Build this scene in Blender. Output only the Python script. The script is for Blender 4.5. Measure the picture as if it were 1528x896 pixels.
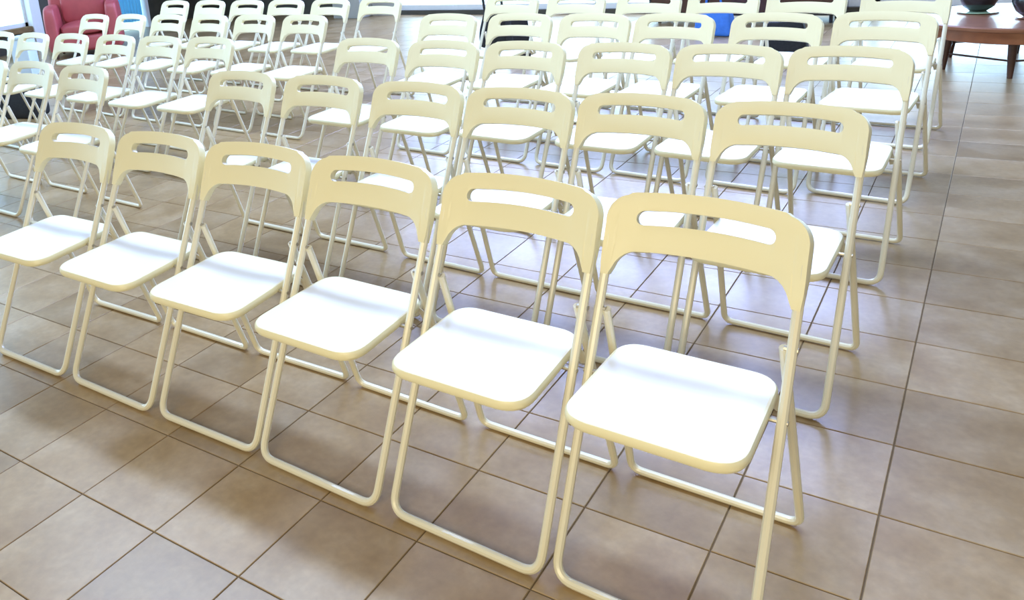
import bpy, bmesh, math, random
from mathutils import Vector, Matrix
random.seed(7)
C = bpy.context.scene.collection
for o in list(bpy.data.objects): bpy.data.objects.remove(o)

# ------------------------------------------------------------------ camera
CAM_U, CAM_V, CAM_H = 0.1388, -0.7483, 1.4564
F_PX, PITCH, ROLL, HEAD = 1264.58, 0.2710, -0.09199, 0.63826     # HEAD: how far the view is turned left of +y
cp, sp, cr, sr = math.cos(PITCH), math.sin(PITCH), math.cos(ROLL), math.sin(ROLL)
fwd = Vector((0, cp, -sp)); up0 = Vector((0, sp, cp)); r0 = Vector((1, 0, 0))
Rv = cr*r0 + sr*up0; Uv = -sr*r0 + cr*up0
Z = Matrix.Rotation(HEAD, 3, 'Z')
Rv, Uv, fwd = Z @ Rv, Z @ Uv, Z @ fwd
camd = bpy.data.cameras.new('camera'); cam = bpy.data.objects.new('camera', camd); C.objects.link(cam)
m = Matrix.Identity(4)
for i in range(3):
    m[i][0] = Rv[i]; m[i][1] = Uv[i]; m[i][2] = -fwd[i]
m[0][3], m[1][3], m[2][3] = CAM_U, CAM_V, CAM_H
cam.matrix_world = m
camd.sensor_fit = 'HORIZONTAL'; camd.sensor_width = 36
camd.lens = F_PX/1528*36
camd.shift_x = 177.16/1528; camd.shift_y = -230.24/1528
camd.clip_end = 100
bpy.context.scene.camera = cam
CAMP = Vector((CAM_U, CAM_V, CAM_H))
def project(p):
    d = Vector(p) - CAMP; k = d.dot(fwd)
    if k <= 0.05: return None
    return (764-177.16 + F_PX*d.dot(Rv)/k, 448-230.24 - F_PX*d.dot(Uv)/k)

# ------------------------------------------------------------------ light
vs = bpy.context.scene.view_settings
vs.view_transform = 'Standard'; vs.look = 'None'; vs.gamma = 1; vs.use_curve_mapping = False
vs.exposure = 0.0
w = bpy.data.worlds.new('daylight'); bpy.context.scene.world = w; w.use_nodes = True
bg = w.node_tree.nodes['Background']; bg.inputs[0].default_value = (0.80, 0.88, 1.0, 1); bg.inputs[1].default_value = 0.42
def area(name, loc, target, sx, sy, power, col):
    l = bpy.data.lights.new(name, 'AREA'); l.shape = 'RECTANGLE'; l.size = sx; l.size_y = sy
    l.energy = power; l.color = col
    o = bpy.data.objects.new(name, l); C.objects.link(o); o.location = loc
    o.rotation_euler = (Vector(target)-Vector(loc)).to_track_quat('-Z', 'Y').to_euler()
    return o
area('left_window_daylight', (-11.6, 1.0, 2.0), (0, 1.2, 1.0), 8.0, 3.5, 400, (0.60, 0.80, 1.0))
area('back_window_sky', (-4.0, 9.9, 4.1), (-4.0, 0, 2.2), 6.4, 2.8, 1500, (0.48, 0.52, 1.0))
area('back_window_ground', (-4.0, 9.9, 0.55), (-4.0, 0, 0.4), 6.4, 1.0, 110, (0.64, 0.82, 1.0))
area('low_window_daylight', (0.75, 9.9, 0.6), (0.75, 0, 0.3), 3.2, 1.0, 70, (0.64, 0.78, 1.0))  # added behind the low right-hand windows to brighten the far floor
area('ceiling_light_front', (0.0, -3.4, 2.6), (-1.0, 1.5, 0.5), 3.4, 1.6, 160, (1.0, 0.85, 0.50))  # unseen warm fill added at the camera side to light the chair fronts
area('ceiling_light_middle', (-3.0, 3.1, 5.2), (-3.0, 3.1, 0), 9.5, 0.6, 540, (0.50, 0.68, 1.0))

# ------------------------------------------------------------------ materials
def mat(name, col, rough=0.5, metal=0.0, noise=None, bump=None, spec=0.5, coat=0.0, coord='Object'):
    M = bpy.data.materials.new(name); M.use_nodes = True
    nt = M.node_tree; b = nt.nodes['Principled BSDF']
    b.inputs['Base Color'].default_value = (*col, 1); b.inputs['Roughness'].default_value = rough
    b.inputs['Metallic'].default_value = metal; b.inputs['Specular IOR Level'].default_value = spec
    b.inputs['Coat Weight'].default_value = coat
    tc = nt.nodes.new('ShaderNodeTexCoord')
    if noise:
        sc, col2, amt = noise
        n = nt.nodes.new('ShaderNodeTexNoise'); n.inputs['Scale'].default_value = sc; n.inputs['Detail'].default_value = 5
        nt.links.new(tc.outputs[coord], n.inputs['Vector'])
        r = nt.nodes.new('ShaderNodeMapRange'); r.inputs['From Min'].default_value = 0.35; r.inputs['From Max'].default_value = 0.7
        r.inputs['To Max'].default_value = amt
        nt.links.new(n.outputs['Fac'], r.inputs['Value'])
        x = nt.nodes.new('ShaderNodeMix'); x.data_type = 'RGBA'
        x.inputs[6].default_value = (*col, 1); x.inputs[7].default_value = (*col2, 1)
        nt.links.new(r.outputs['Result'], x.inputs[0]); nt.links.new(x.outputs[2], b.inputs['Base Color'])
    if bump:
        sc, st = bump
        n = nt.nodes.new('ShaderNodeTexNoise'); n.inputs['Scale'].default_value = sc
        nt.links.new(tc.outputs[coord], n.inputs['Vector'])
        bp = nt.nodes.new('ShaderNodeBump'); bp.inputs['Strength'].default_value = st; bp.inputs['Distance'].default_value = 0.002
        nt.links.new(n.outputs['Fac'], bp.inputs['Height']); nt.links.new(bp.outputs['Normal'], b.inputs['Normal'])
    return M
def emis(name, col, s):
    M = bpy.data.materials.new(name); M.use_nodes = True
    b = M.node_tree.nodes['Principled BSDF']
    b.inputs['Emission Color'].default_value = (*col, 1); b.inputs['Emission Strength'].default_value = s
    b.inputs['Base Color'].default_value = (*col, 1)
    return M
CREAM = mat('cream_plastic', (0.83, 0.77, 0.52), 0.40, bump=(900, 0.08), noise=(3, (0.80, 0.73, 0.47), 0.5))
LIT_CREAM = mat('white_plastic', (0.88, 0.88, 0.84), 0.33, bump=(700, 0.08), noise=(5, (0.84, 0.84, 0.80), 0.5))  # the cream plastic whitened, cool light on the seat tops put into the colour
STEEL = mat('cream_enamel', (0.74, 0.70, 0.56), 0.28, noise=(6, (0.74, 0.67, 0.47), 0.6), coat=0.2)
BOLT = mat('zinc_bolt', (0.55, 0.52, 0.46), 0.35, 0.8, noise=(60, (0.42, 0.38, 0.32), 0.5))
FOOT = mat('grey_rubber', (0.36, 0.33, 0.28), 0.7, noise=(80, (0.28, 0.26, 0.22), 0.5))
GROUT = mat('dark_grout', (0.15, 0.10, 0.055), 0.85, noise=(9, (0.15, 0.105, 0.055), 0.8))
PLASTER = mat('grey_plaster', (0.42, 0.42, 0.40), 0.8, noise=(2.5, (0.35, 0.35, 0.33), 0.6), bump=(60, 0.2))
DARKW = mat('dark_panelling', (0.065, 0.060, 0.045), 0.55, noise=(5, (0.04, 0.035, 0.028), 0.8))
FRAMEW = mat('white_window_frame', (0.80, 0.82, 0.86), 0.35, noise=(8, (0.72, 0.74, 0.78), 0.5))
WOOD = mat('brown_wood', (0.30, 0.105, 0.045), 0.32, noise=(14, (0.20, 0.065, 0.028), 0.8), coat=0.4)
WOODTOP = mat('polished_wood_top', (0.30, 0.13, 0.07), 0.35, noise=(9, (0.22, 0.085, 0.045), 0.8), coat=0.15)
DWOOD = mat('dark_wood', (0.085, 0.035, 0.022), 0.4, noise=(16, (0.05, 0.022, 0.015), 0.8))
SILLW = mat('ledge_wood', (0.24, 0.16, 0.08), 0.9, spec=0.15, noise=(12, (0.17, 0.11, 0.055), 0.8))
RED = mat('red_leather', (0.50, 0.10, 0.11), 0.42, noise=(7, (0.40, 0.075, 0.09), 0.7), bump=(90, 0.25))
BLACK = mat('black_glaze', (0.012, 0.014, 0.02), 0.2, noise=(12, (0.02, 0.022, 0.03), 0.6), coat=0.4)
BFAB = mat('black_fabric', (0.014, 0.014, 0.018), 0.85, noise=(60, (0.025, 0.025, 0.03), 0.7), bump=(400, 0.4))
BLUEF = mat('blue_fabric', (0.05, 0.22, 0.80), 0.7, noise=(30, (0.04, 0.17, 0.65), 0.7), bump=(300, 0.3))
PALEB = mat('pale_blue_plastic', (0.62, 0.74, 0.86), 0.4, noise=(6, (0.55, 0.68, 0.82), 0.6))
GREENG = mat('green_glass', (0.42, 0.62, 0.40), 0.12, noise=(10, (0.55, 0.72, 0.5), 0.6), coat=0.5)
BLUEC = mat('blue_curtain', (0.40, 0.72, 0.95), 0.8, noise=(20, (0.50, 0.80, 0.97), 0.7))
nt = BLUEC.node_tree; tl = nt.nodes.new('ShaderNodeBsdfTranslucent'); tl.inputs[0].default_value = (0.45, 0.80, 1.0, 1)
ms = nt.nodes.new('ShaderNodeMixShader'); ms.inputs[0].default_value = 0.6
nt.links.new(nt.nodes['Principled BSDF'].outputs[0], ms.inputs[1]); nt.links.new(tl.outputs[0], ms.inputs[2])
nt.links.new(ms.outputs[0], nt.nodes['Material Output'].inputs[0])
GLASS = bpy.data.materials.new('window_glass'); GLASS.use_nodes = True
nt = GLASS.node_tree; nt.nodes.clear()
go = nt.nodes.new('ShaderNodeOutputMaterial'); gt = nt.nodes.new('ShaderNodeBsdfTransparent'); gg = nt.nodes.new('ShaderNodeBsdfGlossy')
gt.inputs[0].default_value = (0.90, 0.97, 1.0, 1); gg.inputs['Roughness'].default_value = 0.03
gx = nt.nodes.new('ShaderNodeMixShader'); gx.inputs[0].default_value = 0.06
nt.links.new(gt.outputs[0], gx.inputs[1]); nt.links.new(gg.outputs[0], gx.inputs[2])
ge = nt.nodes.new('ShaderNodeEmission'); ge.inputs[0].default_value = (0.50, 0.85, 1.0, 1); ge.inputs[1].default_value = 0.85   # glow added to the panes in place of bright daylight outside
ga = nt.nodes.new('ShaderNodeAddShader'); nt.links.new(gx.outputs[0], ga.inputs[0]); nt.links.new(ge.outputs[0], ga.inputs[1])
nt.links.new(ga.outputs[0], go.inputs[0])

# tile: colour per tile from its own cell, mottled
TILE = bpy.data.materials.new('tan_ceramic_tile'); TILE.use_nodes = True
nt = TILE.node_tree; b = nt.nodes['Principled BSDF']; L = nt.links.new
geo = nt.nodes.new('ShaderNodeNewGeometry')
sc = nt.nodes.new('ShaderNodeVectorMath'); sc.operation = 'DIVIDE'; sc.inputs[1].default_value = (0.3, 0.3, 10); L(geo.outputs['Position'], sc.inputs[0])
fl = nt.nodes.new('ShaderNodeVectorMath'); fl.operation = 'FLOOR'; L(sc.outputs[0], fl.inputs[0])
wn = nt.nodes.new('ShaderNodeTexWhiteNoise'); L(fl.outputs[0], wn.inputs['Vector'])
of = nt.nodes.new('ShaderNodeVectorMath'); of.operation = 'MULTIPLY_ADD'; of.inputs[1].default_value = (7, 7, 7)
L(wn.outputs['Color'], of.inputs[0]); L(geo.outputs['Position'], of.inputs[2])
n1 = nt.nodes.new('ShaderNodeTexNoise'); n1.inputs['Scale'].default_value = 5; n1.inputs['Detail'].default_value = 6; n1.inputs['Roughness'].default_value = 0.6; L(of.outputs[0], n1.inputs['Vector'])
n2 = nt.nodes.new('ShaderNodeTexNoise'); n2.inputs['Scale'].default_value = 45; n2.inputs['Detail'].default_value = 4; L(of.outputs[0], n2.inputs['Vector'])
cr1 = nt.nodes.new('ShaderNodeValToRGB')
e = cr1.color_ramp.elements
e[0].position = 0.30; e[0].color = (0.265, 0.163, 0.068, 1)
e[1].position = 0.72; e[1].color = (0.400, 0.288, 0.165, 1)
k = cr1.color_ramp.elements.new(0.5); k.color = (0.328, 0.216, 0.102, 1)
L(n1.outputs['Fac'], cr1.inputs[0])
hv = nt.nodes.new('ShaderNodeHueSaturation')
vr = nt.nodes.new('ShaderNodeMapRange'); vr.inputs['To Min'].default_value = 0.90; vr.inputs['To Max'].default_value = 1.10; L(wn.outputs['Value'], vr.inputs['Value'])
L(vr.outputs['Result'], hv.inputs['Value']); L(cr1.outputs[0], hv.inputs['Color'])
mx = nt.nodes.new('ShaderNodeMix'); mx.data_type = 'RGBA'; mx.blend_type = 'MULTIPLY'; mx.inputs[0].default_value = 0.35
L(hv.outputs[0], mx.inputs[6])
c2 = nt.nodes.new('ShaderNodeMapRange'); c2.inputs['From Min'].default_value = 0.3; c2.inputs['From Max'].default_value = 0.7; c2.inputs['To Min'].default_value = 0.7; c2.inputs['To Max'].default_value = 1.15
L(n2.outputs['Fac'], c2.inputs['Value']); L(c2.outputs['Result'], mx.inputs[7]); L(mx.outputs[2], b.inputs['Base Color'])
rr = nt.nodes.new('ShaderNodeMapRange'); rr.inputs['To Min'].default_value = 0.24; rr.inputs['To Max'].default_value = 0.42; L(n1.outputs['Fac'], rr.inputs['Value']); L(rr.outputs['Result'], b.inputs['Roughness'])
b.inputs['Specular IOR Level'].default_value = 0.8
bp = nt.nodes.new('ShaderNodeBump'); bp.inputs['Strength'].default_value = 0.12; bp.inputs['Distance'].default_value = 0.003; L(n1.outputs['Fac'], bp.inputs['Height']); L(bp.outputs[0], b.inputs['Normal'])

# ------------------------------------------------------------------ helpers
def mesh_from(name, bm, material, smooth=True, angle=35):
    bmesh.ops.recalc_face_normals(bm, faces=bm.faces)
    me = bpy.data.meshes.new(name); bm.to_mesh(me); bm.free(); me.materials.append(material)
    if smooth:
        for p in me.polygons: p.use_smooth = True
        me.set_sharp_from_angle(angle=math.radians(angle))
    return me
def link(name, me, parent=None, **props):
    o = bpy.data.objects.new(name, me); C.objects.link(o)
    if parent is not None: o.parent = parent
    for k_, v_ in props.items(): o[k_] = v_
    return o
def obj(name, bm, material, parent=None, smooth=True, **props):
    return link(name, mesh_from(name, bm, material, smooth), parent, **props)
def empty(name, loc, label, cat, group=None, rz=0):
    o = bpy.data.objects.new(name, None); C.objects.link(o); o.location = loc; o.rotation_euler = (0, 0, rz)
    o.empty_display_size = 0.1
    o['label'] = label; o['category'] = cat
    if group: o['group'] = group
    return o
def box(bm, x0, x1, y0, y1, z0, z1, bev=0.0):
    r = bmesh.ops.create_cube(bm, size=1)
    for v in r['verts']:
        v.co = Vector(((x0+x1)/2+v.co.x*(x1-x0), (y0+y1)/2+v.co.y*(y1-y0), (z0+z1)/2+v.co.z*(z1-z0)))
    if bev > 0:
        es = list({e for v in r['verts'] for e in v.link_edges})
        bmesh.ops.bevel(bm, geom=es, offset=bev, segments=2, affect='EDGES', profile=0.6)
    return bm
def fillet(pts, rad, n=7):
    out = [Vector(pts[0])]
    for i in range(1, len(pts)-1):
        a, p, c = Vector(pts[i-1]), Vector(pts[i]), Vector(pts[i+1])
        r = rad[i] if isinstance(rad, (list, tuple)) else rad
        if r <= 0: out.append(p); continue
        d1 = (a-p).normalized(); d2 = (c-p).normalized()
        th = d1.angle(d2); t = r/math.tan(th/2)
        t = min(t, (a-p).length*0.49, (c-p).length*0.49)
        s, e_ = p+d1*t, p+d2*t
        for j in range(n+1):
            u = j/n; out.append((1-u)**2*s + 2*u*(1-u)*p + u*u*e_)
    out.append(Vector(pts[-1])); return out
def tube(bm, pts, r, seg=10, flat=1.0, cap=True):
    """sweep a circle (radius r, or a list of radii) along points"""
    rings = []; prev = None
    n = len(pts)
    for i, p in enumerate(pts):
        p = Vector(p)
        t = (Vector(pts[min(i+1, n-1)]) - Vector(pts[max(i-1, 0)])).normalized()
        if prev is None:
            a = Vector((0, 1, 0)) if abs(t.y) < 0.9 else Vector((1, 0, 0))
            nx = (a - t*a.dot(t)).normalized()
        else:
            nx = (prev - t*prev.dot(t)).normalized()
        prev = nx; ny = t.cross(nx)
        rad = r[i] if isinstance(r, (list, tuple)) else r
        rings.append([bm.verts.new(p + nx*rad*math.cos(2*math.pi*k_/seg)*flat + ny*rad*math.sin(2*math.pi*k_/seg)) for k_ in range(seg)])
    for a, c_ in zip(rings[:-1], rings[1:]):
        for k_ in range(seg):
            bm.faces.new((a[k_], a[(k_+1) % seg], c_[(k_+1) % seg], c_[k_]))
    if cap:
        bm.faces.new(rings[0][::-1]); bm.faces.new(rings[-1])
    return bm
def lathe(bm, prof, seg=28, cx=0, cy=0):
    rings = []
    for r, z in prof:
        rings.append([bm.verts.new((cx+r*math.cos(2*math.pi*k_/seg), cy+r*math.sin(2*math.pi*k_/seg), z)) for k_ in range(seg)])
    for a, c_ in zip(rings[:-1], rings[1:]):
        for k_ in range(seg): bm.faces.new((a[k_], a[(k_+1) % seg], c_[(k_+1) % seg], c_[k_]))
    bm.faces.new(rings[0][::-1]); bm.faces.new(rings[-1])
    return bm

# ------------------------------------------------------------------ the room
T = 0.3
bm = bmesh.new(); box(bm, -14.4, 6.0, -3.0, 9.3, -0.12, -0.0035)
floor = obj('floor', bm, GROUT, smooth=False, kind='structure')
def tile_bm(bm, x0, y0, sx, sy, dz=0.0, low=False):
    g = 0.0017; b_ = 0.0014
    x1, y1 = x0+sx-g, y0+sy-g; x0 += g; y0 += g; z1 = -0.0002+dz
    if low:
        vv = [bm.verts.new(c) for c in ((x0,y0,-.004),(x1,y0,-.004),(x1,y1,-.004),(x0,y1,-.004),(x0,y0,z1),(x1,y0,z1),(x1,y1,z1),(x0,y1,z1))]
        for f in ((4,5,6,7),(0,1,5,4),(1,2,6,5),(2,3,7,6),(3,0,4,7)): bm.faces.new([vv[i] for i in f])
        return
    vv = [bm.verts.new(c) for c in ((x0,y0,-.006),(x1,y0,-.006),(x1,y1,-.006),(x0,y1,-.006),
        (x0,y0,z1-b_),(x1,y0,z1-b_),(x1,y1,z1-b_),(x0,y1,z1-b_),
        (x0+b_,y0+b_,z1),(x1-b_,y0+b_,z1),(x1-b_,y1-b_,z1),(x0+b_,y1-b_,z1))]
    for f in ((8,9,10,11),(0,1,5,4),(1,2,6,5),(2,3,7,6),(3,0,4,7),(4,5,9,8),(5,6,10,9),(6,7,11,10),(7,4,8,11)):
        bm.faces.new([vv[i] for i in f])
cells = []
for i in range(-46, 19):
    for j in range(-9, 31):
        best = None
        for (a, c_) in ((0.5, 0.5), (0, 0), (1, 0), (0, 1), (1, 1)):
            q = project(((i+a)*T, (j+c_)*T, 0))
            if q and -10 < q[0] < 1538 and -10 < q[1] < 906: best = True
        d = (Vector(((i+.5)*T, (j+.5)*T, 0))-CAMP).length
        cells.append((0 if best else 1, d, i, j))
cells.sort()
protos = []
for k_ in range(4):
    bm = bmesh.new(); tile_bm(bm, -T/2, -T/2, T, T, -0.0004*k_/4)
    protos.append(mesh_from('tile', bm, TILE, False))
bmr = bmesh.new()
for n_, (_, d, i, j) in enumerate(cells):
    if n_ < 300:
        o = link('tile', protos[random.randrange(4)], floor)
        o.location = ((i+.5)*T, (j+.5)*T, 0)
    else:
        tile_bm(bmr, i*T, j*T, T, T, -0.0001*random.random(), low=True)
obj('distant_tiles', bmr, TILE, floor, smooth=False, kind='stuff')

VB, UL = 9.2, -11.0     # back wall, left wall
# back wall: dark panelled stretch on the left, glazed stretch to its right
bm = bmesh.new()
box(bm, UL, -7.85, VB, VB+.2, 0, 5.8)
box(bm, -6.95, 3.4, VB, VB+.2, 5.45, 5.8); box(bm, 2.45, 3.4, VB, VB+.2, 0, 5.45)
box(bm, -6.95, 2.45, VB, VB+.2, 0, 0.06); box(bm, -.95, 2.45, VB, VB+.2, 1.13, 5.45)
wall_back = obj('wall_back', bm, DARKW, smooth=False, kind='structure')
bm = bmesh.new(); box(bm, -7.85, -7.35, VB-.35, VB+.2, 0, 5.8, .01); box(bm, -7.35, -6.95, VB-.05, VB+.2, 0, 5.8)
obj('trim_1', bm, PLASTER, smooth=False, kind='structure')
k_ = 0
for q in range(6):
    u0, wd = (-6.95+1.5*q, 1.5) if q < 4 else (-.95+1.7*(q-4), 1.7)  # the last two are low windows added for glare on the floor
    k_ += 1
    bm = bmesh.new()
    for z0, z1 in (((.06, .13), (2.65, 2.73), (5.37, 5.45)) if q < 4 else ((.06, .13), (1.06, 1.13))): box(bm, u0, u0+wd, VB+.05, VB+.12, z0, z1)
    for x in (u0, u0+wd-.04): box(bm, x, x+.04, VB+.05, VB+.12, .06, 5.45 if q < 4 else 1.13)
    wf_ = obj('window_%d' % k_, bm, FRAMEW, smooth=False, kind='structure')
    for z0, z1 in (((.13, 2.65), (2.73, 5.37)) if q < 4 else ((.13, 1.06),)):
        bm = bmesh.new(); box(bm, u0+.04, u0+wd-.04, VB+.08, VB+.09, z0, z1); obj('pane', bm, GLASS, wf_, smooth=False)
# left wall: wood ledge, glazing above, white posts
bm = bmesh.new(); box(bm, UL-.2, UL, -3, 6.15, 0, .26); box(bm, UL-.2, UL, -3, VB+.2, 3.6, 5.8)
box(bm, UL-.2, UL, 8.05, VB, 0, 3.6); box(bm, UL-.2, UL, 6.15, 7.45, 0, 3.6)
obj('wall_left', bm, DARKW, smooth=False, kind='structure')
bm = bmesh.new(); box(bm, UL-.25, UL+.06, -3, 6.0, .26, .335, .008); obj('trim_2', bm, SILLW, smooth=False, kind='structure')
for q, (v0, v1) in enumerate([(-3+1.5*i, -1.5+1.5*i) for i in range(6)]):
    k_ += 1
    bm = bmesh.new()
    for z0, z1 in ((.335, .39), (3.54, 3.6)): box(bm, UL-.12, UL-.05, v0, v1, z0, z1)
    for y in (v0, v1-.04): box(bm, UL-.12, UL-.05, y, y+.04, .335, 3.6)
    wf_ = obj('window_%d' % k_, bm, FRAMEW, smooth=False, kind='structure')
    bm = bmesh.new(); box(bm, UL-.09, UL-.08, v0+.04, v1-.04, .39, 3.54); obj('pane', bm, GLASS, wf_, smooth=False)
bm = bmesh.new(); box(bm, UL-.2, UL+.08, 6.0, 6.15, 0, 3.6, .01); obj('trim_3', bm, FRAMEW, smooth=False, kind='structure')
bm = bmesh.new(); box(bm, UL-.1, UL+.05, 7.36, 7.46, 0, 3.6, .01); box(bm, UL-.1, UL+.03, 8.0, 8.06, 0, 3.6, .005)
k_ += 1
wf_ = obj('window_%d' % k_, bm, FRAMEW, smooth=False, kind='structure')
bm = bmesh.new(); box(bm, UL-.08, UL-.07, 7.46, 8.0, 0, 3.6); obj('pane', bm, GLASS, wf_, smooth=False)
bm = bmesh.new(); box(bm, -14.4, 6.0, -3.0, 9.4, 5.8, 5.95); obj('ceiling', bm, PLASTER, smooth=False, kind='structure')
# pleated blue curtain inside the last window of the left wall
bm = bmesh.new(); vv = []
for i in range(49):
    y = 7.50+.46*i/48; x = UL-.03+.018*math.sin(i*1.05)
    vv.append([bm.verts.new((x, y, .12)), bm.verts.new((x, y, 3.4))])
for a, c_ in zip(vv[:-1], vv[1:]): bm.faces.new((a[0], c_[0], c_[1], a[1]))
cu = obj('curtain', bm, BLUEC, label='light blue pleated curtain in the narrow window behind the red armchair', category='curtain')
sm = cu.modifiers.new('s', 'SOLIDIFY'); sm.thickness = .004

# ------------------------------------------------------------------ the folding chair
WF, WR, DR = 0.204, 0.188, 0.444          # half widths of the front and rear loops, floor depth
R_T = 0.0105
def ytube(z):
    return 0.495*z if z < 0.62 else 0.307+(z-0.62)*0.41
def seat_outline(grow=0.0, n=9):
    cs = [(-.186, .005), (.186, .005), (.176, .335), (-.176, .335)]
    rad = [.052, .052, .05, .05]; pts = []
    for i in range(4):
        a, p, c_ = Vector(cs[i-1]), Vector(cs[i]), Vector(cs[(i+1) % 4])
        d1, d2 = (a-p).normalized(), (c_-p).normalized(); t = rad[i]*1.25
        s, e_ = p+d1*t, p+d2*t
        for j in range(n+1):
            u = j/n; pts.append((1-u)**2*s+2*u*(1-u)*p+u*u*e_)
    out = []
    cx = Vector((0, .17))
    for i, q in enumerate(pts):
        # sides and front bulge a little
        bx = 0.006*math.cos(q.x/.19*math.pi/2) if q.y < .08 else 0
        q2 = Vector((q.x, q.y-bx*1.6))
        d = (q2-cx).normalized(); out.append(q2+d*grow)
    return out
def seat_z(x, y): return 0.430+0.035*y - 0.006*max(0, 1-((x/.15)**2+((y-.17)/.14)**2))
def build_seat():
    bm = bmesh.new(); N = None; rings = []
    for g in (-.145, -.10, -.055, -.022, -.010):
        ring = [bm.verts.new((q.x, q.y, seat_z(q.x, q.y)+(0.0 if g < -.012 else -.0006))) for q in seat_outline(g)]
        rings.append(ring); N = len(ring)
    c0 = bm.verts.new((0, .17, seat_z(0, .17)))
    for i in range(N): bm.faces.new((c0, rings[0][i], rings[0][(i+1) % N]))
    for a, c_ in zip(rings[:-1], rings[1:]):
        for i in range(N): bm.faces.new((a[i], c_[i], c_[(i+1) % N], a[(i+1) % N]))
    low = [bm.verts.new((v.co.x, v.co.y, v.co.z-.012)) for v in rings[-1]]
    for i in range(N): bm.faces.new((rings[-1][i], low[i], low[(i+1) % N], rings[-1][(i+1) % N]))
    bm.faces.new(low[::-1])
    return bm
def build_rim():
    bm = bmesh.new(); prof = [(-.010, -.0006), (-.004, -.0010), (0, -.006), (.001, -.016), (-.003, -.023), (-.012, -.024), (-.012, -.010)]
    rings = []
    for g, dz in prof:
        rings.append([bm.verts.new((q.x, q.y, seat_z(q.x, q.y)+dz)) for q in seat_outline(g)])
    N = len(rings[0])
    for k2 in range(len(rings)):
        a, c_ = rings[k2], rings[(k2+1) % len(rings)]
        for i in range(N): bm.faces.new((a[i], c_[i], c_[(i+1) % N], a[(i+1) % N]))
    return bm
def build_back():
    """outer arch with a rounded grip slot; the sides run down as sleeves over the tubes"""
    H = 0.797; XO = 0.215; XI = 0.188; RO = 0.05; ZB = 0.672; RI = 0.050
    SX, S0, S1 = 0.148, 0.729, 0.759
    def top(x):
        a = abs(x); crown = -0.012*(a/XO)**2
        if a > XO-RO:
            return H-.012-RO+math.sqrt(max(0, RO*RO-(a-(XO-RO))**2))
        return H+crown
    def bot(x):
        a = abs(x)
        if a >= XI: return 0.616
        if a > XI-RI:
            t = (a-(XI-RI))/RI
            return ZB-.004-(1-math.sqrt(max(0, 1-t*t)))*(0.050) if t < 1 else 0.616
        return ZB-.004*(a/(XI-RI))**2
    def slot(x):
        a = abs(x); r = (S1-S0)/2; zc = (S0+S1)/2-0.006*(a/SX)**2
        if a >= SX: return None
        h = r if a < SX-r else math.sqrt(max(0, r*r-(a-(SX-r))**2))
        return zc-h, zc+h
    xs = [0]
    xs += [SX*i/8 for i in range(1, 8)]
    r = (S1-S0)/2
    xs = [x for x in xs if x < SX-r-.002] + [SX-r+r*math.sin(math.pi/2*i/5) for i in range(6)]
    xs += [XI-RI*(1-math.sin(math.pi/2*i/6)) for i in range(1, 7)]
    xs += [v for v in [XO-RO+RO*math.sin(math.pi/2*i/12) for i in range(1, 12)] if v > XI+.002] + [XO]
    xs = sorted(set(round(x, 5) for x in xs)); xs = [-x for x in xs[:0:-1]]+xs
    bm = bmesh.new()
    def P(x, z):
        a = abs(x)/XO
        bow = 0.020*(1-a*a)             # panel bows backwards in the middle
        # sleeves narrow towards the tube at their lower end
        if z < .66 and abs(x) > XI-.001:
            s = max(0, (.66-z)/.044); c_ = .2035
            x = math.copysign(c_+(abs(x)-c_)*(1-.34*s), x)
        return Vector((x, ytube(z)+bow*min(1, max(0, (z-.62)/.05)), z))
    cache = {}
    def V(x, z):
        k3 = (round(x, 5), round(z, 5))
        if k3 not in cache: cache[k3] = bm.verts.new(P(x, z))
        return cache[k3]
    def strip(xa, xb, za0, za1, zb0, zb1, n):
        for i in range(n):
            q = [(xa, za0+(za1-za0)*i/n), (xb, zb0+(zb1-zb0)*i/n), (xb, zb0+(zb1-zb0)*(i+1)/n), (xa, za0+(za1-za0)*(i+1)/n)]
            vs_ = []
            for c_ in q:
                v = V(*c_)
                if v not in vs_: vs_.append(v)
            if len(vs_) > 2:
                try: bm.faces.new(vs_)
                except ValueError: pass
    for xa, xb in zip(xs[:-1], xs[1:]):
        mid = (xa+xb)/2
        if abs(mid) < SX:
            def sl(x):
                s = slot(x)
                if s: return s
                zc = (S0+S1)/2-.006; return zc, zc
            a, c_ = sl(xa), sl(xb)
            strip(xa, xb, bot(xa), a[0], bot(xb), c_[0], 2)
            strip(xa, xb, a[1], top(xa), c_[1], top(xb), 2)
        else:
            ba, bb = bot(xa), bot(xb)
            if abs(mid) < XI:
                inner = XI
                if abs(xa) >= XI-1e-6: ba = ZB-.054
                if abs(xb) >= XI-1e-6: bb = ZB-.054
            # split at the slot's middle height so columns meet
            zc = (S0+S1)/2-.006
            strip(xa, xb, ba, min(zc, top(xa)-.01), bb, min(zc, top(xb)-.01), 4 if abs(mid) > XI else 2)
            strip(xa, xb, min(zc, top(xa)-.01), top(xa), min(zc, top(xb)-.01), top(xb), 2)
    bmesh.ops.remove_doubles(bm, verts=bm.verts, dist=.0004)
    bmesh.ops.recalc_face_normals(bm, faces=bm.faces)
    me = bpy.data.meshes.new('backrest_raw'); bm.to_mesh(me); bm.free()
    o = bpy.data.objects.new('raw', me); C.objects.link(o)
    s = o.modifiers.new('s', 'SOLIDIFY'); s.thickness = .024; s.offset = 0
    bv = o.modifiers.new('b', 'BEVEL'); bv.width = .006; bv.segments = 3; bv.limit_method = 'ANGLE'; bv.angle_limit = math.radians(50)
    dg = bpy.context.evaluated_depsgraph_get(); me2 = bpy.data.meshes.new_from_object(o.evaluated_get(dg))
    bpy.data.objects.remove(o); bpy.data.meshes.remove(me)
    me2.name = 'backrest'; me2.materials.clear(); me2.materials.append(CREAM)
    for p in me2.polygons: p.use_smooth = True
    me2.set_sharp_from_angle(angle=math.radians(40))
    return me2
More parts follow.
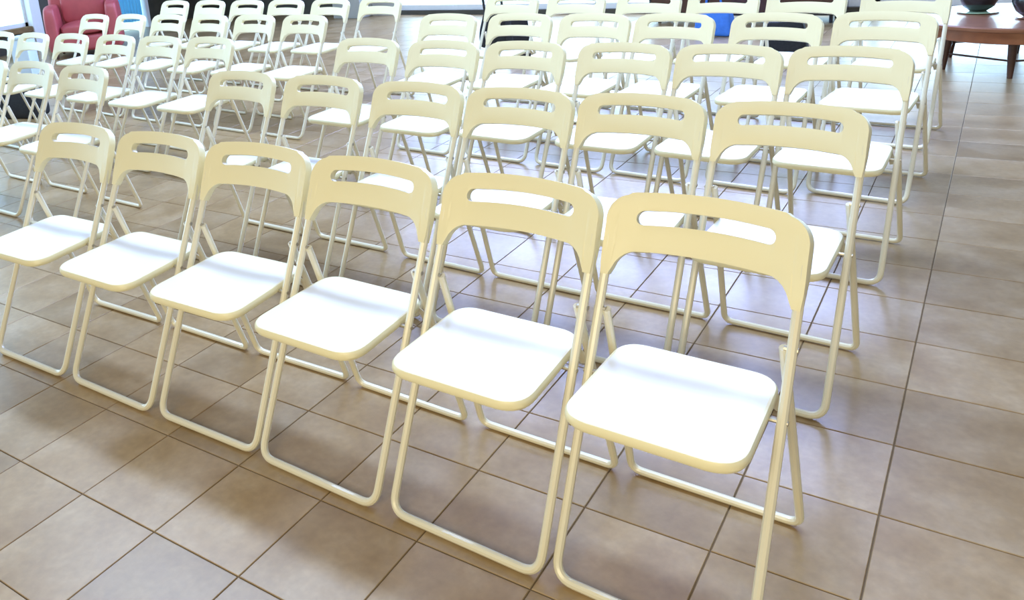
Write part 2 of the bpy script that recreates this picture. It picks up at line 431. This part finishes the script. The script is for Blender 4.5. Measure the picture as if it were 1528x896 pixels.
ZP = 0.545      # height of the hinge between the loops
def make_chair():
    root = empty('folding_chair', (0, 0, 0), '', 'chair')
    link('backrest', build_back(), root)
    s = obj('seat', build_seat(), LIT_CREAM, root)
    obj('seat_rim', build_rim(), CREAM, s, label='cream rounded edge of the seat')
    bm = bmesh.new()
    pts = [(-WF, ytube(.70), .70), (-WF, ytube(.62), .62), (-WF, ytube(.011)+.0, R_T), (WF, ytube(.011), R_T), (WF, ytube(.62), .62), (WF, ytube(.70), .70)]
    tube(bm, fillet(pts, [0, .2, .045, .045, .2, 0]), R_T); obj('front_frame', bm, STEEL, root)
    bm = bmesh.new()
    pts = [(-WR, ytube(ZP)+.004, ZP), (-WR-.014, DR-.004, R_T), (WR+.014, DR-.004, R_T), (WR, ytube(ZP)+.004, ZP)]
    tube(bm, fillet(pts, [0, .030, .030, 0]), R_T*.95); obj('rear_frame', bm, STEEL, root)
    for sgn in (-1, 1):
        bm = bmesh.new()      # hinge bolt through both tubes, inside lug
        tube(bm, [(sgn*WR, ytube(ZP)+.002, ZP), (sgn*(WF+.0115), ytube(ZP)+.002, ZP)], .006, 8); obj('hinge_bolt', bm, BOLT, root)
        bm = bmesh.new()      # seat pin
        tube(bm, [(sgn*.172, ytube(.418), .418), (sgn*(WF+.012), ytube(.418), .418)], .005, 8); obj('seat_pin', bm, BOLT, root)
        bm = bmesh.new()      # link plate from the seat's rear corner to the rear leg
        t = (ZP-.36)/ZP; yl = ytube(ZP)+(DR-ytube(ZP))*t
        pl = fillet([(sgn*.160, .305, .418), (sgn*.166, .325, .395), (sgn*.174, yl, .365)], .02, 3)
        tube(bm, pl, .011, 8, flat=.35); obj('seat_link', bm, STEEL, root)
    bm = bmesh.new(); tube(bm, [(-.165, .30, .408), (.165, .30, .408)], .007, 8); obj('under_seat_bar', bm, STEEL, root)
    return root
def kids(o): return [c for c in bpy.data.objects if c.parent == o]
proto = make_chair(); tree = [(c, kids(c)) for c in kids(proto)]
used = False
ORD = ['first', 'second', 'third', 'fourth', 'fifth', 'sixth']
ROWN = ['front', 'second', 'third', 'fourth', 'fifth']
def place(u, v, yaw, label, group):
    global used
    if not used: r = proto; used = True
    else:
        r = proto.copy(); C.objects.link(r)
        for c, gs in tree:
            n = c.copy(); C.objects.link(n); n.parent = r
            for g in gs:
                k4 = g.copy(); C.objects.link(k4); k4.parent = n
    r.location = (u, v, 0); r.rotation_euler = (0, 0, yaw)
    r['label'] = label; r['category'] = 'chair'; r['group'] = group
def place_top(u, v, yaw, label, group):
    place(u+math.sin(yaw)*.379, v-math.cos(yaw)*.379, yaw, label, group)
# front row from its feet, the others from the tops of their backs
front = [(-.360, .637, -.031), (-.800, .635, -.030), (-1.256, .640, -.035), (-1.696, .653, .000), (-2.149, .649, -.015), (-2.608, .646, .005)]
def lab(row, k5, blk):
    if blk == 'R':
        side = 'right block, %s from the right' % ORD[k5] if k5 < 5 else 'right block, leftmost beside the gap'
    else:
        side = 'left block, %s from the gap' % ORD[k5]
    return 'cream-backed folding chair, %s row, %s' % (ROWN[row], side)
for k5, (u, v, a) in enumerate(front): place(u, v, a, lab(0, k5, 'R'), 'folding chairs in the front row')
rows = {
 (1, 'R'): ([-.353, -.809, -1.250, -1.700, -2.205, -2.700], [1.91, 1.925, 1.92, 1.935, 1.965, 1.973], -.045),
 (2, 'R'): ([-.327, -.771, -1.213, -1.696, -2.146, -2.648], [2.859, 2.859, 2.857, 2.858, 2.845, 2.878], -.066),
 (3, 'R'): ([-.309, -.771, -1.270, -1.717, -2.191, -2.688], [3.768, 3.742, 3.742, 3.756, 3.780, 3.775], -.09),
 (4, 'R'): ([-.306, -.800, -1.266, -1.728, -2.225, -2.715], [4.66, 4.66, 4.67, 4.68, 4.68, 4.69], -.10),
 (1, 'L'): ([-3.838, -4.400, -4.880], [1.924, 1.97, 1.98], -.04),
 (2, 'L'): ([-3.839, -4.320, -4.810, -5.340, -5.840, -6.370], [2.840, 2.845, 2.868, 2.885, 2.895, 2.93], -.068),
 (3, 'L'): ([-3.869, -4.376, -4.881, -5.381, -5.898, -6.420], [3.767, 3.786, 3.807, 3.819, 3.850, 3.864], -.09),
 (4, 'L'): ([-3.884, -4.368, -4.862, -5.345, -5.860, -6.390], [4.70, 4.665, 4.669, 4.686, 4.723, 4.76], -.10),
}
for (row, blk), (us, vs_, a) in rows.items():
    for k5, (u, v) in enumerate(zip(us, vs_)):
        yw = a+random.uniform(-.015, .015)
        place_top(u, v, yw, lab(row, k5, blk), 'folding chairs in the %s row' % ROWN[row])

# ------------------------------------------------------------------ round low table with two black bowls
tx, ty, tr, th = .22, 6.62, .62, .36
t = empty('round_table', (tx, ty, 0), 'low round brown wooden table with dark tapered legs at the far right', 'table')
bm = bmesh.new(); lathe(bm, [(tr-.03, th-.035), (tr-.004, th-.03), (tr, th-.02), (tr, th-.008), (tr-.01, th), (.02, th)], 48); obj('tabletop', bm, WOODTOP, t)
bm = bmesh.new(); lathe(bm, [(tr-.05, th-.115), (tr-.035, th-.11), (tr-.03, th-.036), (tr-.08, th-.036)], 48); obj('apron', bm, WOOD, t)
for k_ in range(6):
    a = math.radians(-92+60*k_); c_, s_ = math.cos(a), math.sin(a)
    bm = bmesh.new(); tube(bm, [(.44*c_, .44*s_, th-.10), (.455*c_, .455*s_, .12), (.465*c_, .465*s_, 0)], [.030, .024, .016], 12); obj('leg', bm, DWOOD, t)
    b_ = a+math.radians(60)
    bm = bmesh.new(); tube(bm, [(.452*c_, .452*s_, .115), (.452*math.cos(b_), .452*math.sin(b_), .115)], .007, 8); obj('rail', bm, DWOOD, t)
def bowl(name, x, y, r, h, label):
    bm = bmesh.new(); z = th+.012
    lathe(bm, [(r*.42, z), (r*.5, z+.008), (r*.78, z+h*.22), (r*.97, z+h*.5), (r, z+h*.68), (r*.9, z+h*.9), (r*.72, z+h), (r*.66, z+h), (r*.8, z+h*.85), (r*.6, z+h*.5)], 32, x, y)
    return obj(name, bm, BLACK, label=label, category='bowl', group='black bowls on the low table')
bowl('bowl', -.02, 6.74, .125, .17, 'black round bowl on a green glass plate near the table edge')
bowl('bowl', .30, 6.46, .13, .18, 'black round bowl at the right edge of the low table')
for nm, (x, y), lb, m_ in (('plate', (-.02, 6.74), 'green glass plate under the left black bowl', GREENG), ('coaster', (.30, 6.46), 'brown wooden coaster under the right black bowl', WOOD)):
    bm = bmesh.new(); R_ = .13 if nm == 'plate' else .10
    lathe(bm, [(R_*.7, th+.0005), (R_, th+.007), (R_, th+.010), (R_*.75, th+.0115)], 32, x, y)
    obj(nm, bm, m_, label=lb, category=nm)

# ------------------------------------------------------------------ red armchair by the left wall
ax, ay, ar = -9.55, 5.88, .85
a_ = empty('armchair', (ax, ay, 0), 'red leather armchair with wide arms by the left wall', 'armchair', rz=ar)
a_.scale = (.70, .70, .86)
def cush(name, x0, x1, y0, y1, z0, z1, bev, par=a_, m_=RED, top=0):
    bm = bmesh.new(); box(bm, x0, x1, y0, y1, z0, z1)
    bmesh.ops.subdivide_edges(bm, edges=bm.edges, cuts=3, use_grid_fill=True)
    for v in bm.verts:
        q = ((v.co.x-(x0+x1)/2)/(x1-x0)*2, (v.co.y-(y0+y1)/2)/(y1-y0)*2, (v.co.z-(z0+z1)/2)/(z1-z0)*2)
        k6 = bev*(abs(q[0])**4+abs(q[1])**4+abs(q[2])**4-1)
        if k6 > 0: v.co -= Vector((q[0], q[1], q[2]))*k6*.35
        v.co.z += top*(1-q[0]**2)*(1-q[1]**2) if q[2] > .9 else 0
    o = obj(name, bm, m_, par); s = o.modifiers.new('s', 'SUBSURF'); s.levels = 1; s.render_levels = 2
    return o
cush('base', -.60, .60, -.42, .45, .07, .34, .05)
cush('arm', -.66, -.40, -.46, .45, .08, .78, .05); cush('arm', .40, .66, -.46, .45, .08, .78, .05)
cush('seat_cushion', -.40, .40, -.45, .28, .32, .50, .06, top=.03)
cush('backrest', -.62, .62, .20, .55, .10, 1.05, .07)
cush('back_cushion', -.38, .38, .06, .26, .46, .98, .06)
for x in (-.52, .52):
    for y in (-.36, .42):
        bm = bmesh.new(); tube(bm, [(x, y, .10), (x, y, 0)], [.03, .022], 12); obj('leg', bm, DWOOD, a_)

# pale blue storage box on the floor
s_ = empty('storage_box', (-8.95, 4.62, 0), 'tall pale blue storage box standing behind the third row at far left', 'box', rz=.5)
bm = bmesh.new(); r = box(bm, -.10, .10, -.10, .10, 0, .42, .012); obj('body', bm, PALEB, s_)
bm = bmesh.new(); box(bm, -.11, .11, -.11, .11, .42, .45, .01); obj('lid', bm, PALEB, s_)

# ------------------------------------------------------------------ bags
def bag(name, loc, rz, sx, sy, sz, material, label, strap=None, lean=0):
    e_ = empty(name, loc, label, 'bag', rz=rz)
    bm = bmesh.new(); box(bm, -sx/2, sx/2, -sy/2, sy/2, 0, sz)
    bmesh.ops.subdivide_edges(bm, edges=bm.edges, cuts=4, use_grid_fill=True)
    for v in bm.verts:
        h = v.co.z/sz; v.co.x *= 1-.28*h*h; v.co.y *= (1-.55*h)*(1+.25*math.sin(math.pi*h))
        v.co.y += .012*math.sin(v.co.x*30+h*5)+lean*h
        if .05 < h: v.co.z += .010*math.sin(v.co.x*22)
    o = obj('body', bm, material, e_); s = o.modifiers.new('s', 'SUBSURF'); s.levels = 1; s.render_levels = 2
    if strap:
        for q in strap:
            bm = bmesh.new(); tube(bm, fillet(q, .06, 6), .011, 8, flat=.4); obj('strap', bm, material, e_)
    bm = bmesh.new(); tube(bm, [(-sx*.30, -sy*.22+lean*.8, sz*.86), (0, -sy*.24+lean*.8, sz*.90), (sx*.30, -sy*.22+lean*.8, sz*.86)], .004, 6); obj('zip', bm, BOLT, e_)
    return e_
bag('shoulder_bag', (-2.93, 4.80, .40), -.1, .24, .12, .30, BFAB, 'black shoulder bag hanging behind the leftmost chair of the fifth row, right block',
    [[(-.08, -.02, .27), (-.10, -.02, .46), (.07, -.03, .46), (.08, -.02, .27)]])
bag('shopping_bag', (-2.15, 7.75, 0), -.1, .36, .16, .30, BLUEF, 'bright blue cloth bag on the floor behind the right block',
    [[(-.08, -.02, .26), (-.06, -.05, .40), (.06, -.05, .40), (.08, -.02, .26)]])
bag('backpack', (-6.78, 3.22, 0), .3, .42, .20, .36, BFAB, 'black backpack on the floor at far left behind the third row',
    [[(-.08, .04, .30), (-.10, .10, .20), (-.08, .06, .06)]])
bag('backpack', (-1.32, 6.75, 0), .1, .36, .22, .30, BFAB, 'wide black backpack on the floor behind the right block, nearest the low table',
    [[(-.08, .06, .26), (-.10, .14, .16), (-.08, .10, .06)]])
bag('backpack', (-3.55, 6.35, 0), .6, .20, .16, .46, BFAB, 'tall narrow black backpack on the floor behind the right block near the gap',
    [[(-.05, .05, .40), (-.06, .12, .26), (-.05, .08, .08)]])

# dark bench and planters near the back windows
b2 = empty('sideboard', (-2.1, 8.7, 0), 'long black low sideboard in front of the back windows', 'sideboard')
bm = bmesh.new(); box(bm, -.95, .95, -.22, .22, .08, .62, .01); obj('body', bm, BLACK, b2, smooth=False)
for k_ in range(3):
    bm = bmesh.new(); x = -.93+.62*k_; box(bm, x+.01, x+.61, -.24, -.221, .12, .58, .004); d_ = obj('door', bm, DWOOD, b2, smooth=False)
    bm = bmesh.new(); tube(bm, [(x+.55, -.255, .32), (x+.55, -.255, .42)], .006, 8); obj('handle', bm, BOLT, d_)
for x in (-.85, .85):
    for y in (-.16, .16):
        bm = bmesh.new(); tube(bm, [(x, y, .09), (x, y, 0)], .02, 8); obj('leg', bm, BLACK, b2)
